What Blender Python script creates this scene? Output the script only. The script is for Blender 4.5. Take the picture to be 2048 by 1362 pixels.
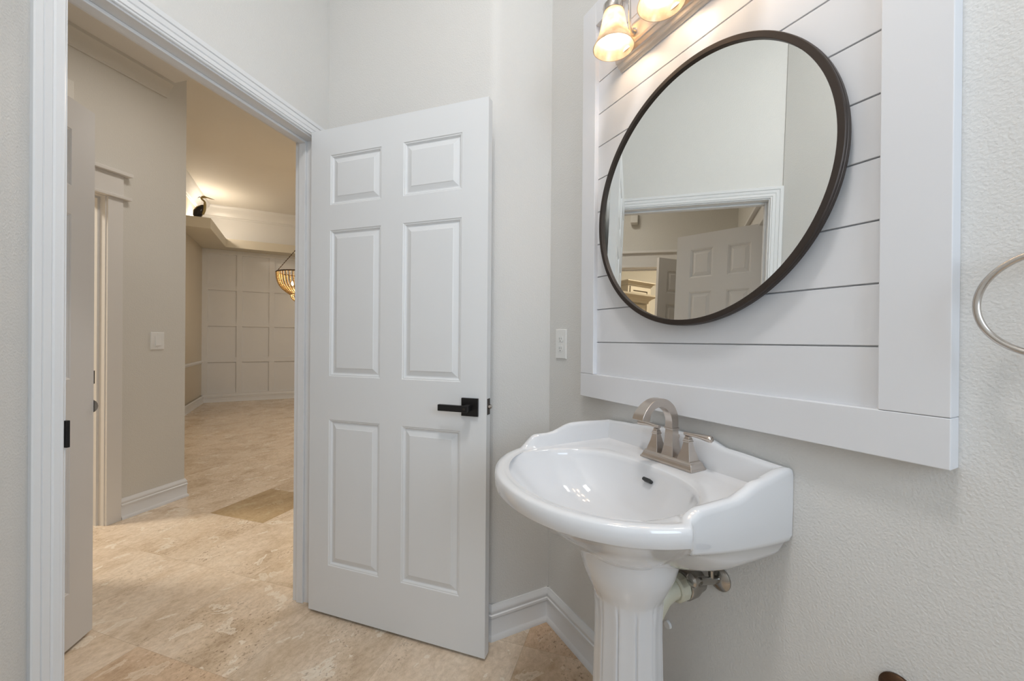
import bpy, bmesh, math, random
from mathutils import Matrix, Vector
PI = math.pi
for o in list(bpy.data.objects):
    bpy.data.objects.remove(o, do_unlink=True)
scene = bpy.context.scene
COL = scene.collection

# ---------------------------------------------------------------- camera
YAW, PITCH, ROLL, CAMH = 0.4841, -0.0021, 0.0078, 1.1675
cam_d = bpy.data.cameras.new('camera')
cam_d.sensor_width = 36.0
cam_d.lens = 36.0 * 805.1 / 2048.0
cam_d.clip_start = 0.02
cam = bpy.data.objects.new('camera', cam_d)
COL.objects.link(cam)
cam.matrix_world = Matrix.Translation((0, 0, CAMH)) @ Matrix.Rotation(-YAW, 4, 'Z') @ Matrix.Rotation(PI/2 + PITCH, 4, 'X') @ Matrix.Rotation(ROLL, 4, 'Z')
scene.camera = cam

# ---------------------------------------------------------------- colour management, world
scene.view_settings.view_transform = 'Standard'
scene.view_settings.look = 'None'
scene.view_settings.gamma = 1.0
scene.view_settings.use_curve_mapping = False
scene.view_settings.exposure = 0.24
world = bpy.data.worlds.new('world')
scene.world = world
world.use_nodes = True
world.node_tree.nodes['Background'].inputs[0].default_value = (0.62, 0.76, 1.0, 1)
world.node_tree.nodes['Background'].inputs[1].default_value = 1.0

# ---------------------------------------------------------------- room frame
W, B = 0.9276, 1.4218            # right wall plane, back wall plane
XL, YR = -0.539, -1.45           # left wall plane, rear wall plane
WA = 0.7316
SU, CU = math.sin(WA), math.cos(WA)
def U(u, n, z=0.0):
    """point from hall coordinates: u along the doorway wall, n through it"""
    return Vector((u*SU - n*CU, u*CU + n*SU, z))
HN = 3.039                       # hall wall plane
HL = 0.60                        # hall left wall plane (u)
DX, DY, DC = -1.55, 8.90, 3.52   # dining side wall, dining end wall, dining ceiling
PC = 3.40                        # powder room ceiling
HC = 2.93                        # hall ceiling

def area(name, loc, direction, sx, sy, power, col, spread=PI):
    d = bpy.data.lights.new(name, 'AREA')
    d.shape = 'RECTANGLE'; d.size = sx; d.size_y = sy
    d.energy = power; d.color = col; d.spread = spread
    o = bpy.data.objects.new(name, d); COL.objects.link(o)
    o.location = loc
    o.rotation_euler = Vector(direction).to_track_quat('-Z', 'Y').to_euler()
    return o
def point(name, loc, power, col, r=0.03):
    d = bpy.data.lights.new(name, 'POINT')
    d.energy = power; d.color = col; d.shadow_soft_size = r
    o = bpy.data.objects.new(name, d); COL.objects.link(o); o.location = loc
    return o
# cool daylight through the unseen window added in the rear wall
area('added_window_light', (0.30, YR + 0.02, 1.85), (0, 1, -0.05), 0.95, 1.15, 15.0, (0.72, 0.86, 1.0))
# unseen ceiling lamp added as main light of the powder room
area('added_ceiling_light', (0.03, 0.22, PC - 0.05), (0, 0, -1), 0.34, 0.34, 16.8, (1.0, 0.97, 0.95))
# ceiling lamp added out of view to light the hall
hp = U(1.75, 2.15, HC - 0.05)
area('added_hall_light', hp, (0, 0, -1), 0.3, 0.3, 4.9, (1.0, 0.93, 0.85))
# dining room ceiling lamp added beyond the frame, cove lamp on the ledge, chandelier
area('added_dining_light', (1.6, 5.2, DC - 0.05), (0, 0, -1), 0.8, 0.8, 46.0, (1.0, 0.92, 0.82))
point('cove_lamp_light', (DX + 0.17, 8.05, 3.04), 8.0, (1.0, 0.86, 0.70), 0.04)
point('chandelier_light', (0.03, 6.5, 1.95), 9.0, (1.0, 0.76, 0.46), 0.04)
kp = (-2.9, 3.7, 3.54)
area('added_kitchen_light', kp, (0, 0, -1), 0.5, 0.5, 85.0, (1.0, 0.92, 0.80))  # unseen kitchen ceiling lamp, added to brighten the mirrored cabinets

# ---------------------------------------------------------------- materials
def new_mat(name):
    m = bpy.data.materials.new(name); m.use_nodes = True
    nt = m.node_tree
    return m, nt, nt.nodes['Principled BSDF']
def paint(name, col, rough=0.5, bump=0.0, scale=260.0, dist=0.0008, metallic=0.0, var=0.02, coat=0.0):
    m, nt, p = new_mat(name)
    p.inputs['Roughness'].default_value = rough
    p.inputs['Metallic'].default_value = metallic
    p.inputs['Coat Weight'].default_value = coat
    p.inputs['Coat Roughness'].default_value = 0.05
    tc = nt.nodes.new('ShaderNodeTexCoord')
    nz = nt.nodes.new('ShaderNodeTexNoise'); nz.inputs['Scale'].default_value = 3.0
    nz.inputs['Detail'].default_value = 3.0
    nt.links.new(tc.outputs['Object'], nz.inputs['Vector'])
    mx = nt.nodes.new('ShaderNodeMix'); mx.data_type = 'RGBA'
    mx.inputs['A'].default_value = (col[0]*(1-var), col[1]*(1-var), col[2]*(1-var), 1)
    mx.inputs['B'].default_value = (min(1, col[0]*(1+var)), min(1, col[1]*(1+var)), min(1, col[2]*(1+var)), 1)
    nt.links.new(nz.outputs['Fac'], mx.inputs['Factor'])
    nt.links.new(mx.outputs['Result'], p.inputs['Base Color'])
    if bump:
        n2 = nt.nodes.new('ShaderNodeTexNoise'); n2.inputs['Scale'].default_value = scale
        n2.inputs['Detail'].default_value = 2.0; n2.inputs['Roughness'].default_value = 0.45
        nt.links.new(tc.outputs['Object'], n2.inputs['Vector'])
        bp = nt.nodes.new('ShaderNodeBump'); bp.inputs['Strength'].default_value = bump
        bp.inputs['Distance'].default_value = dist
        nt.links.new(n2.outputs['Fac'], bp.inputs['Height'])
        nt.links.new(bp.outputs['Normal'], p.inputs['Normal'])
    return m
M_WALL = paint('textured_wall_paint', (0.70, 0.69, 0.665), 0.62, 0.55, 210.0, 0.0020)
M_HALL = paint('hall_wall_paint', (0.68, 0.66, 0.61), 0.62, 0.45, 150.0, 0.002)
M_CEIL = paint('ceiling_paint', (0.78, 0.76, 0.72), 0.7, 0.3, 90.0, 0.002)
M_TRIM = paint('white_trim_paint', (0.78, 0.785, 0.79), 0.32, 0.08, 60, 0.0006)
M_DOOR = paint('white_door_paint', (0.76, 0.775, 0.785), 0.36, 0.0)
M_HDOOR = paint('hall_door_paint', (0.72, 0.70, 0.68), 0.4, 0.0)
M_PLANK = paint('white_shiplap_paint', (0.75, 0.755, 0.775), 0.38, 0.10, 30, 0.0008)
M_PORC = paint('glazed_white_porcelain', (0.73, 0.735, 0.75), 0.07, 0.0, var=0.004, coat=0.6)
M_NICKEL = paint('brushed_nickel', (0.60, 0.54, 0.49), 0.30, 0.15, 500, 0.0003, metallic=1.0)
M_BAR = paint('warm_satin_nickel_bar', (0.74, 0.68, 0.62), 0.40, 0.0, metallic=0.9)
M_SATIN = paint('satin_nickel', (0.60, 0.56, 0.52), 0.20, 0.0, metallic=1.0)
M_BLACK = paint('matte_black_metal', (0.012, 0.011, 0.011), 0.35, 0.0, metallic=0.3)
M_FRAME = paint('dark_bronze_metal', (0.060, 0.048, 0.042), 0.42, 0.25, 900, 0.0003, metallic=0.75)
M_BRONZE = paint('aged_bronze', (0.10, 0.055, 0.03), 0.35, 0.0, metallic=0.8)
M_PLAST = paint('white_plastic', (0.80, 0.80, 0.78), 0.3)
M_SLOT = paint('dark_slot', (0.03, 0.03, 0.03), 0.6)
M_PVC = paint('cream_pvc', (0.55, 0.53, 0.42), 0.4)
M_CHROME = paint('aged_chrome', (0.40, 0.38, 0.35), 0.22, 0.0, metallic=1.0)
M_CAB = paint('taupe_cabinet_paint', (0.42, 0.36, 0.27), 0.45)
M_GAP = paint('dark_outline_brown', (0.06, 0.045, 0.03), 0.7)  # dark bead outline of the cabinet doors
M_GOLD = paint('gold_bead', (0.62, 0.45, 0.22), 0.25, metallic=0.6)
M_DARKM = paint('dark_rim_metal', (0.05, 0.03, 0.02), 0.4, metallic=0.6)
M_HBODY = paint('heron_black_lacquer', (0.015, 0.012, 0.012), 0.25)
M_HNECK = paint('heron_gold_neck', (0.42, 0.33, 0.14), 0.35, metallic=0.3)
M_BLIND = paint('window_frame_paint', (0.8, 0.8, 0.8), 0.4)
M_RUBBER = paint('rubber_tip', (0.5, 0.48, 0.44), 0.6)

def mk_mirror():
    m, nt, p = new_mat('mirror_silver')
    p.inputs['Base Color'].default_value = (0.88, 0.90, 0.88, 1)
    p.inputs['Metallic'].default_value = 1.0; p.inputs['Roughness'].default_value = 0.0
    return m
M_MIRROR = mk_mirror()
def mk_shade():
    m = bpy.data.materials.new('alabaster_glass'); m.use_nodes = True
    nt = m.node_tree; nt.nodes.clear()
    out = nt.nodes.new('ShaderNodeOutputMaterial')
    tl = nt.nodes.new('ShaderNodeBsdfTranslucent'); df = nt.nodes.new('ShaderNodeBsdfDiffuse')
    gl = nt.nodes.new('ShaderNodeBsdfGlossy'); gl.inputs['Roughness'].default_value = 0.12
    tc = nt.nodes.new('ShaderNodeTexCoord')
    nz = nt.nodes.new('ShaderNodeTexNoise'); nz.inputs['Scale'].default_value = 35; nz.inputs['Detail'].default_value = 4
    nt.links.new(tc.outputs['Object'], nz.inputs['Vector'])
    cr = nt.nodes.new('ShaderNodeValToRGB')
    cr.color_ramp.elements[0].color = (0.60, 0.50, 0.38, 1); cr.color_ramp.elements[1].color = (0.78, 0.69, 0.57, 1)
    cr.color_ramp.elements[0].position = 0.35; cr.color_ramp.elements[1].position = 0.6
    nt.links.new(nz.outputs['Fac'], cr.inputs['Fac'])
    nt.links.new(cr.outputs['Color'], tl.inputs['Color']); nt.links.new(cr.outputs['Color'], df.inputs['Color'])
    m1 = nt.nodes.new('ShaderNodeMixShader'); m1.inputs[0].default_value = 0.45
    nt.links.new(tl.outputs[0], m1.inputs[1]); nt.links.new(df.outputs[0], m1.inputs[2])
    m2 = nt.nodes.new('ShaderNodeMixShader'); m2.inputs[0].default_value = 0.06
    nt.links.new(m1.outputs[0], m2.inputs[1]); nt.links.new(gl.outputs[0], m2.inputs[2])
    nt.links.new(m2.outputs[0], out.inputs[0])
    return m
M_SHADE = mk_shade()
def emit(name, col, s):
    m = bpy.data.materials.new(name); m.use_nodes = True
    nt = m.node_tree; nt.nodes.clear()
    out = nt.nodes.new('ShaderNodeOutputMaterial'); e = nt.nodes.new('ShaderNodeEmission')
    e.inputs[0].default_value = (*col, 1); e.inputs[1].default_value = s
    nt.links.new(e.outputs[0], out.inputs[0])
    return m
M_BULB = emit('lit_bulb', (1.0, 0.76, 0.52), 27.0)
M_CBULB = emit('lit_candle_bulb', (1.0, 0.80, 0.50), 60.0)
M_DISC = emit('added_lamp_diffuser', (1.0, 0.95, 0.88), 6.0)  # glowing face of the added ceiling lamps
M_GLASS, _nt, _p = new_mat('window_glass')
_p.inputs['Transmission Weight'].default_value = 1.0; _p.inputs['Roughness'].default_value = 0.0; _p.inputs['IOR'].default_value = 1.02

def mk_floor():
    m, nt, p = new_mat('travertine_tile')
    N = nt.nodes; L = nt.links
    T = 0.460; ANG = math.radians(44.5)
    geo = N.new('ShaderNodeNewGeometry')
    mp = N.new('ShaderNodeMapping'); mp.vector_type = 'POINT'
    # rotate into tile axes with a tile corner at (-.524, 3.295)
    ox, oy = -0.524, 3.295
    c, s = math.cos(-ANG), math.sin(-ANG)
    mp.inputs['Rotation'].default_value = (0, 0, -ANG)
    mp.inputs['Location'].default_value = (-(c*ox - s*oy), -(s*ox + c*oy), 0)
    L.new(geo.outputs['Position'], mp.inputs['Vector'])
    sc = N.new('ShaderNodeVectorMath'); sc.operation = 'SCALE'; sc.inputs['Scale'].default_value = 1/T
    L.new(mp.outputs['Vector'], sc.inputs[0])
    fl = N.new('ShaderNodeVectorMath'); fl.operation = 'FLOOR'; L.new(sc.outputs[0], fl.inputs[0])
    fr = N.new('ShaderNodeVectorMath'); fr.operation = 'FRACTION'; L.new(sc.outputs[0], fr.inputs[0])
    sx = N.new('ShaderNodeSeparateXYZ'); L.new(fl.outputs[0], sx.inputs[0])
    cid = N.new('ShaderNodeCombineXYZ'); L.new(sx.outputs[0], cid.inputs[0]); L.new(sx.outputs[1], cid.inputs[1])
    wn = N.new('ShaderNodeTexWhiteNoise'); wn.noise_dimensions = '3D'; L.new(cid.outputs[0], wn.inputs['Vector'])
    # coordinates shifted per tile so that veining breaks at the joints
    off = N.new('ShaderNodeVectorMath'); off.operation = 'SCALE'; off.inputs['Scale'].default_value = 7.0
    L.new(wn.outputs['Color'], off.inputs[0])
    part = N.new('ShaderNodeVectorMath'); part.operation = 'ADD'
    L.new(mp.outputs['Vector'], part.inputs[0]); L.new(off.outputs[0], part.inputs[1])
    st = N.new('ShaderNodeMapping'); st.inputs['Scale'].default_value = (1.0, 1.35, 1.0); st.inputs['Rotation'].default_value = (0, 0, 0.25)
    L.new(part.outputs[0], st.inputs['Vector'])
    def noise(scale, det, ro, dist=0.0, src=st):
        n = N.new('ShaderNodeTexNoise'); n.inputs['Scale'].default_value = scale; n.inputs['Detail'].default_value = det
        n.inputs['Roughness'].default_value = ro; n.inputs['Distortion'].default_value = dist
        L.new(src.outputs[0], n.inputs['Vector']); return n
    def ramp(src, stops):
        r = N.new('ShaderNodeValToRGB'); e = r.color_ramp.elements
        e[0].position, e[0].color = stops[0][0], (*stops[0][1], 1)
        e[1].position, e[1].color = stops[-1][0], (*stops[-1][1], 1)
        for pos, colr in stops[1:-1]:
            k = e.new(pos); k.color = (*colr, 1)
        L.new(src, r.inputs['Fac']); return r
    big = noise(3.6, 9, 0.66, 0.45)
    base = ramp(big.outputs['Fac'], [(0.26, (0.46, 0.345, 0.235)), (0.40, (0.64, 0.51, 0.375)), (0.52, (0.73, 0.60, 0.465)), (0.72, (0.79, 0.68, 0.55))])
    fine = noise(38, 8, 0.75, 0.3)
    def mix(mode, fac, a, b):
        x = N.new('ShaderNodeMix'); x.data_type = 'RGBA'; x.blend_type = mode
        if isinstance(fac, float): x.inputs['Factor'].default_value = fac
        else: L.new(fac, x.inputs['Factor'])
        L.new(a, x.inputs['A'])
        if isinstance(b, tuple): x.inputs['B'].default_value = (*b, 1)
        else: L.new(b, x.inputs['B'])
        return x.outputs['Result']
    fr_ = ramp(fine.outputs['Fac'], [(0.32, (0.74, 0.70, 0.65)), (0.60, (1.06, 1.06, 1.06))])
    col = mix('MULTIPLY', 0.75, base.outputs['Color'], fr_.outputs['Color'])
    # pale filled veins
    v = noise(7.5, 8, 0.60, 0.5)
    vr = ramp(v.outputs['Fac'], [(0.598, (0, 0, 0)), (0.612, (0.9, 0.9, 0.9)), (0.660, (0.4, 0.4, 0.4))])
    col = mix('MIX', vr.outputs['Color'], col, (0.82, 0.74, 0.62))
    # grey-brown speckled pits in patches
    pm = noise(2.6, 3, 0.5, 0.2); pit = noise(70, 5, 0.7)
    pr = ramp(pit.outputs['Fac'], [(0.56, (0, 0, 0)), (0.66, (1, 1, 1))])
    pmr = ramp(pm.outputs['Fac'], [(0.47, (0, 0, 0)), (0.58, (1, 1, 1))])
    mm = N.new('ShaderNodeMath'); mm.operation = 'MULTIPLY'; L.new(pr.outputs['Color'], mm.inputs[0]); L.new(pmr.outputs['Color'], mm.inputs[1])
    m5 = N.new('ShaderNodeMath'); m5.operation = 'MULTIPLY'; m5.inputs[1].default_value = 0.9; L.new(mm.outputs[0], m5.inputs[0])
    col = mix('MIX', m5.outputs[0], col, (0.26, 0.19, 0.13))
    # tile-to-tile tone
    tr = ramp(wn.outputs['Value'], [(0.0, (0.93, 0.91, 0.88)), (0.5, (1.0, 1.0, 1.0)), (1.0, (1.04, 1.03, 1.02))])
    col = mix('MULTIPLY', 1.0, col, tr.outputs['Color'])
    # the few browner tiles seen in the hall and at the threshold
    sfl = N.new('ShaderNodeSeparateXYZ'); L.new(fl.outputs[0], sfl.inputs[0])
    def is_tile(ix, iy):
        a = N.new('ShaderNodeMath'); a.operation = 'COMPARE'; a.inputs[1].default_value = ix; a.inputs[2].default_value = 0.1; L.new(sfl.outputs[0], a.inputs[0])
        b = N.new('ShaderNodeMath'); b.operation = 'COMPARE'; b.inputs[1].default_value = iy; b.inputs[2].default_value = 0.1; L.new(sfl.outputs[1], b.inputs[0])
        k = N.new('ShaderNodeMath'); k.operation = 'MULTIPLY'; L.new(a.outputs[0], k.inputs[0]); L.new(b.outputs[0], k.inputs[1])
        return k.outputs[0]
    for (ix, iy, tone) in DARK_TILES:
        col = mix('MULTIPLY', is_tile(ix, iy), col, tone)
    # hairline joints
    sf = N.new('ShaderNodeSeparateXYZ'); L.new(fr.outputs[0], sf.inputs[0])
    def edge(o):
        a = N.new('ShaderNodeMath'); a.operation = 'SUBTRACT'; a.inputs[1].default_value = 0.5; L.new(o, a.inputs[0])
        b = N.new('ShaderNodeMath'); b.operation = 'ABSOLUTE'; L.new(a.outputs[0], b.inputs[0])
        g = N.new('ShaderNodeMath'); g.operation = 'GREATER_THAN'; g.inputs[1].default_value = 0.5 - 0.0018; L.new(b.outputs[0], g.inputs[0])
        return g.outputs[0]
    mxx = N.new('ShaderNodeMath'); mxx.operation = 'MAXIMUM'; L.new(edge(sf.outputs[0]), mxx.inputs[0]); L.new(edge(sf.outputs[1]), mxx.inputs[1])
    mh = N.new('ShaderNodeMath'); mh.operation = 'MULTIPLY'; mh.inputs[1].default_value = 0.45; L.new(mxx.outputs[0], mh.inputs[0])
    col = mix('MIX', mh.outputs[0], col, (0.36, 0.27, 0.18))
    L.new(col, p.inputs['Base Color'])
    rr = N.new('ShaderNodeMapRange'); rr.inputs['To Min'].default_value = 0.14; rr.inputs['To Max'].default_value = 0.30
    L.new(fine.outputs['Fac'], rr.inputs['Value']); L.new(rr.outputs['Result'], p.inputs['Roughness'])
    bp = N.new('ShaderNodeBump'); bp.inputs['Strength'].default_value = 0.15; bp.inputs['Distance'].default_value = 0.0006
    L.new(pit.outputs['Fac'], bp.inputs['Height']); L.new(bp.outputs['Normal'], p.inputs['Normal'])
    return m
DARK_TILES = [(0, -1, (0.66, 0.58, 0.42)), (-3, -3, (0.90, 0.82, 0.75)), (-1, -6, (0.90, 0.78, 0.68)), (-2, -6, (0.93, 0.85, 0.77))]
M_FLOOR = mk_floor()

# ---------------------------------------------------------------- mesh helpers
class MB:
    def __init__(s): s.v = []; s.f = []
    def add(s, vs, fs):
        b = len(s.v); s.v += [tuple(v) for v in vs]; s.f += [tuple(b+i for i in f) for f in fs]; return b
    def box(s, lo, hi, fn=None):
        x0, y0, z0 = lo; x1, y1, z1 = hi
        vs = [(x0,y0,z0),(x1,y0,z0),(x1,y1,z0),(x0,y1,z0),(x0,y0,z1),(x1,y0,z1),(x1,y1,z1),(x0,y1,z1)]
        if fn: vs = [fn(*v) for v in vs]
        s.add(vs, [(0,3,2,1),(4,5,6,7),(0,1,5,4),(1,2,6,5),(2,3,7,6),(3,0,4,7)])
    def prism(s, poly, z0, z1):
        n = len(poly)
        vs = [(p[0],p[1],z0) for p in poly] + [(p[0],p[1],z1) for p in poly]
        fs = [tuple(range(n-1,-1,-1)), tuple(range(n,2*n))] + [(i,(i+1)%n,n+(i+1)%n,n+i) for i in range(n)]
        s.add(vs, fs)
    def rows(s, rows, closed_u=False, closed_v=False, cap=False):
        n = len(rows[0]); b = len(s.v)
        for r in rows: s.v += [tuple(p) for p in r]
        R = len(rows)
        for i in range(R if closed_u else R-1):
            for j in range(n if closed_v else n-1):
                a = b+i*n+j; c = b+i*n+(j+1)%n; d = b+((i+1)%R)*n+(j+1)%n; e = b+((i+1)%R)*n+j
                s.f.append((a,c,d,e))
        if cap and not closed_u:
            s.f.append(tuple(b+j for j in range(n-1,-1,-1))); s.f.append(tuple(b+(R-1)*n+j for j in range(n)))
    def lathe(s, prof, seg=32, M=None, cap=False):
        M = M or Matrix.Identity(4)
        rows = [[M @ Vector((r*math.cos(2*PI*k/seg), r*math.sin(2*PI*k/seg), z)) for k in range(seg)] for r, z in prof]
        s.rows(rows, closed_v=True, cap=cap)
    def tube(s, pts, rad, seg=12, cap=True):
        pts = [Vector(p) for p in pts]
        if not isinstance(rad, (list, tuple)): rad = [rad]*len(pts)
        t0 = (pts[1]-pts[0]).normalized()
        up = Vector((0,0,1)) if abs(t0.z) < 0.9 else Vector((1,0,0))
        nrm = t0.cross(up).normalized(); rows = []
        for i, p in enumerate(pts):
            if i == 0: t = pts[1]-pts[0]
            elif i == len(pts)-1: t = pts[-1]-pts[-2]
            else: t = pts[i+1]-pts[i-1]
            t.normalize(); nrm = (nrm - t*nrm.dot(t)).normalized(); bn = t.cross(nrm)
            rows.append([p + (nrm*math.cos(2*PI*k/seg) + bn*math.sin(2*PI*k/seg))*rad[i] for k in range(seg)])
        s.rows(rows, closed_v=True, cap=cap)
    def obj(s, name, mat, parent=None, smooth=None, bevel=0.0, origin=None):
        me = bpy.data.meshes.new(name)
        vs = s.v
        if origin is not None: vs = [tuple(Vector(v)-Vector(origin)) for v in vs]
        me.from_pydata(vs, [], s.f); me.update()
        bm = bmesh.new(); bm.from_mesh(me); bmesh.ops.recalc_face_normals(bm, faces=bm.faces); bm.to_mesh(me); bm.free()
        me.materials.append(mat)
        if smooth is not None:
            for p in me.polygons: p.use_smooth = True
            me.set_sharp_from_angle(angle=math.radians(smooth))
        o = bpy.data.objects.new(name, me); COL.objects.link(o)
        if origin is not None: o.location = origin
        if parent is not None:
            o.parent = parent
            o.matrix_parent_inverse = parent.matrix_world.inverted() if False else Matrix.Identity(4)
        if bevel:
            b = o.modifiers.new('bevel', 'BEVEL'); b.width = bevel; b.segments = 2; b.limit_method = 'ANGLE'; b.angle_limit = math.radians(40)
        return o
def thing(name, label, cat, loc=(0,0,0), group=None):
    o = bpy.data.objects.new(name, None); COL.objects.link(o); o.location = loc; o.empty_display_size = 0.05
    o['label'] = label; o['category'] = cat
    if group: o['group'] = group
    bpy.context.view_layer.update()
    return o
def adopt(child, parent):
    """parent a mesh built in world coordinates without moving it"""
    child.parent = parent
    child.matrix_parent_inverse = Matrix.Translation(-Vector(parent.location)) if parent.parent is None else Matrix.Identity(4)
    return child
def tag(o, label, cat, group=None, kind=None):
    o['label'] = label; o['category'] = cat
    if group: o['group'] = group
    if kind: o['kind'] = kind
    return o
def struct(o, label=None, cat=None):
    o['kind'] = 'structure'
    if label: o['label'] = label
    if cat: o['category'] = cat
    return o

def offset_polyline(pts, d):
    """points of the polyline moved d to its left, mitred"""
    P = [Vector((p[0], p[1])) for p in pts]; out = []
    for i, p in enumerate(P):
        dirs = []
        if i > 0: dirs.append((P[i]-P[i-1]).normalized())
        if i < len(P)-1: dirs.append((P[i+1]-P[i]).normalized())
        ns = [Vector((-t.y, t.x)) for t in dirs]
        if len(ns) == 1: out.append(p + ns[0]*d)
        else:
            m = (ns[0]+ns[1]); m.normalize()
            out.append(p + m*(d/max(0.2, m.dot(ns[0]))))
    return out
def run_profile(mb, pts, prof, z0=0.0):
    """prof: (distance from wall, height) list; room lies to the left of the path"""
    cols = [[(q.x, q.y, z0+h) for q in offset_polyline(pts, t)] for t, h in prof]
    rows = [[cols[j][i] for j in range(len(prof))] for i in range(len(pts))]
    mb.rows(rows, closed_v=True, cap=True)
BASE = [(0,0),(0.020,0),(0.020,0.010),(0.014,0.020),(0.012,0.024),(0.012,0.085),(0.015,0.088),(0.015,0.096),(0.011,0.099),(0.011,0.104),(0.013,0.108),(0.012,0.116),(0.007,0.124),(0.004,0.133),(0,0.133)]
CASE = [(0.0,0.0),(0.0,0.008),(0.003,0.010),(0.010,0.010),(0.012,0.013),(0.026,0.014),(0.030,0.011),(0.034,0.014),(0.052,0.0165),(0.054,0.014),(0.057,0.018),(0.074,0.020),(0.077,0.017),(0.077,0.0)]
CASE = [(w*0.060/0.077, t) for w, t in CASE]
def casing(mb, a0, a1, top, face, fn):
    """door casing round an opening; fn(a, d, z) maps along-wall, out-of-wall, height"""
    rows = []
    for k in range(4):
        r = []
        for w, t in CASE:
            a = a0-w if k < 2 else a1+w
            z = 0.0 if k in (0, 3) else top+w
            r.append(fn(a, face+t, z))
        rows.append(r)
    mb.rows(rows, closed_v=True, cap=True)

# ---------------------------------------------------------------- structure
FT = -0.06
m = MB(); m.prism([(-9,-1.6),(4.2,-1.6),(4.2,9.2),(-9,9.2)], FT, 0.0)
struct(m.obj('floor', M_FLOOR), 'polished beige travertine tile floor laid diagonally', 'floor')
C0 = U(0.607, 1.2775); C1 = U(1.587, 1.2775); C2 = Vector((0.667, B, 0))
T = 0.09
# right wall, back wall, return wall, left wall, rear wall of the powder room
m = MB(); m.box((W, YR-T, 0), (W+T, B+T, PC)); struct(m.obj('wall_right', M_WALL), 'pale textured wall behind the sink and mirror', 'wall')
# back wall and return meet in a rounded outside corner
def arc_corner(p0, c, p1, r, n=6):
    a = (Vector(p0)-Vector(c)).normalized(); b = (Vector(p1)-Vector(c)).normalized()
    out = []
    for i in range(n+1):
        t = i/n
        q = Vector(c)*1 + a*r*(1-t)**2 + b*r*t**2
        out.append(q)
    return out
corner = arc_corner((W, B, 0), C2, C1, 0.03)
m = MB()
inner = [Vector((W, B, 0))] + corner + [C1]
m.prism([(W+T, B), (W, B)] [:0] + [(p.x, p.y) for p in inner[:5]] + [(inner[4].x+0.02, B+0.09), (W, B+0.09)], 0, PC)
struct(m.obj('wall_back', M_WALL, smooth=40), 'pale textured wall between the corner behind the sink and the open door', 'wall')
m = MB()
rd = (C1-C2).normalized(); rn = Vector((-rd.y, rd.x, 0)) * -1
if rn.dot(Vector((0.3, 1, 0))) < 0: rn = -rn
tail = inner[4:]
m.prism([(p.x, p.y) for p in tail] + [((C1+rn*0.07).x, (C1+rn*0.07).y), ((C2+rn*0.07+Vector((0.02,0,0))).x, (C2+rn*0.07).y+0.02)], 0, PC)
struct(m.obj('wall_return', M_WALL, smooth=40), 'pale textured wall behind the open six panel door', 'wall')
m = MB(); m.box((XL-T, YR-T, 0), (XL, C0.y, PC)); struct(m.obj('wall_left', M_WALL), 'pale textured wall left of the doorway', 'wall')
# rear wall with the unseen window added behind the camera for daylight
wx0, wx1, wz0, wz1 = -0.22, 0.82, 1.22, 2.48
m = MB()
m.box((XL, YR-T, 0), (W, YR, wz0)); m.box((XL, YR-T, wz1), (W, YR, PC)); m.box((XL, YR-T, wz0), (wx0, YR, wz1)); m.box((wx1, YR-T, wz0), (W, YR, wz1))
struct(m.obj('wall_rear', M_WALL), 'wall behind the camera with the added window', 'wall')
wroot = bpy.data.objects.new('added_window_1', None); COL.objects.link(wroot); wroot.location = (0.3, YR-0.05, wz0); struct(wroot, 'unseen white framed window added behind the camera for daylight', 'window')
m = MB()
for a in (wx0, 0.28, wx1-0.04): m.box((a, YR-0.07, wz0), (a+0.04, YR-0.03, wz1))
for a in (wz0, 1.83, wz1-0.04): m.box((wx0, YR-0.068, a), (wx1, YR-0.032, a+0.04))
adopt(m.obj('window_frame', M_BLIND), wroot)
m = MB(); m.box((wx0, YR-0.052, wz0), (wx1, YR-0.048, wz1)); adopt(m.obj('pane', M_GLASS), wroot)

# doorway wall between powder room and hall, rough opening u .7147 .. 1.5099
O0, O1, OT = 0.675, 1.5005, 2.0345
N0, N1 = 1.2775, 1.375
def uf(u, n, z): return U(u, n, z)
m = MB()
m.box((0.55, N0, 0), (O0-0.018, N1, PC), uf); m.box((O1+0.018, N0, 0), (1.66, N1, PC), uf); m.box((O0-0.018, N0, OT+0.018), (O1+0.018, N1, PC), uf)
struct(m.obj('wall_doorway', M_WALL), 'pale textured wall over and beside the doorway to the hall', 'wall')
trim1 = bpy.data.objects.new('trim_1', None); COL.objects.link(trim1); trim1.location = U(1.11, 1.33); struct(trim1, 'white moulded casing and jamb round the doorway to the hall', 'door trim')
m = MB(); casing(m, O0-0.006, O1+0.006, OT+0.006, 0, lambda a, d, z: U(a, N0-d, z)); adopt(m.obj('casing', M_TRIM, smooth=30), trim1)
m = MB(); casing(m, O0-0.006, O1+0.006, OT+0.006, 0, lambda a, d, z: U(a, N1+d, z)); adopt(m.obj('casing', M_TRIM, smooth=30), trim1)
m = MB()
m.box((O0-0.018, N0-0.002, 0), (O0, N1+0.002, OT), uf); m.box((O1, N0-0.002, 0), (O1+0.018, N1+0.002, OT), uf); m.box((O0-0.018, N0-0.002, OT), (O1+0.018, N1+0.002, OT+0.018), uf)
adopt(m.obj('jamb', M_TRIM), trim1)
m = MB()
s0, s1 = 1.318, 1.352
m.box((O0, s0, 0), (O0+0.011, s1, OT), uf); m.box((O1-0.011, s0, 0), (O1, s1, OT), uf); m.box((O0+0.011, s0, OT-0.011), (O1-0.011, s1, OT), uf)
adopt(m.obj('door_stop', M_TRIM, bevel=0.002), trim1)
m = MB(); m.box((O0-0.003, N0-0.010, 0.90), (O0+0.0045, N0+0.028, 0.965), uf); adopt(m.obj('strike_plate', M_BLACK, bevel=0.001), trim1)['label'] = 'dark metal strike plate'

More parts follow.
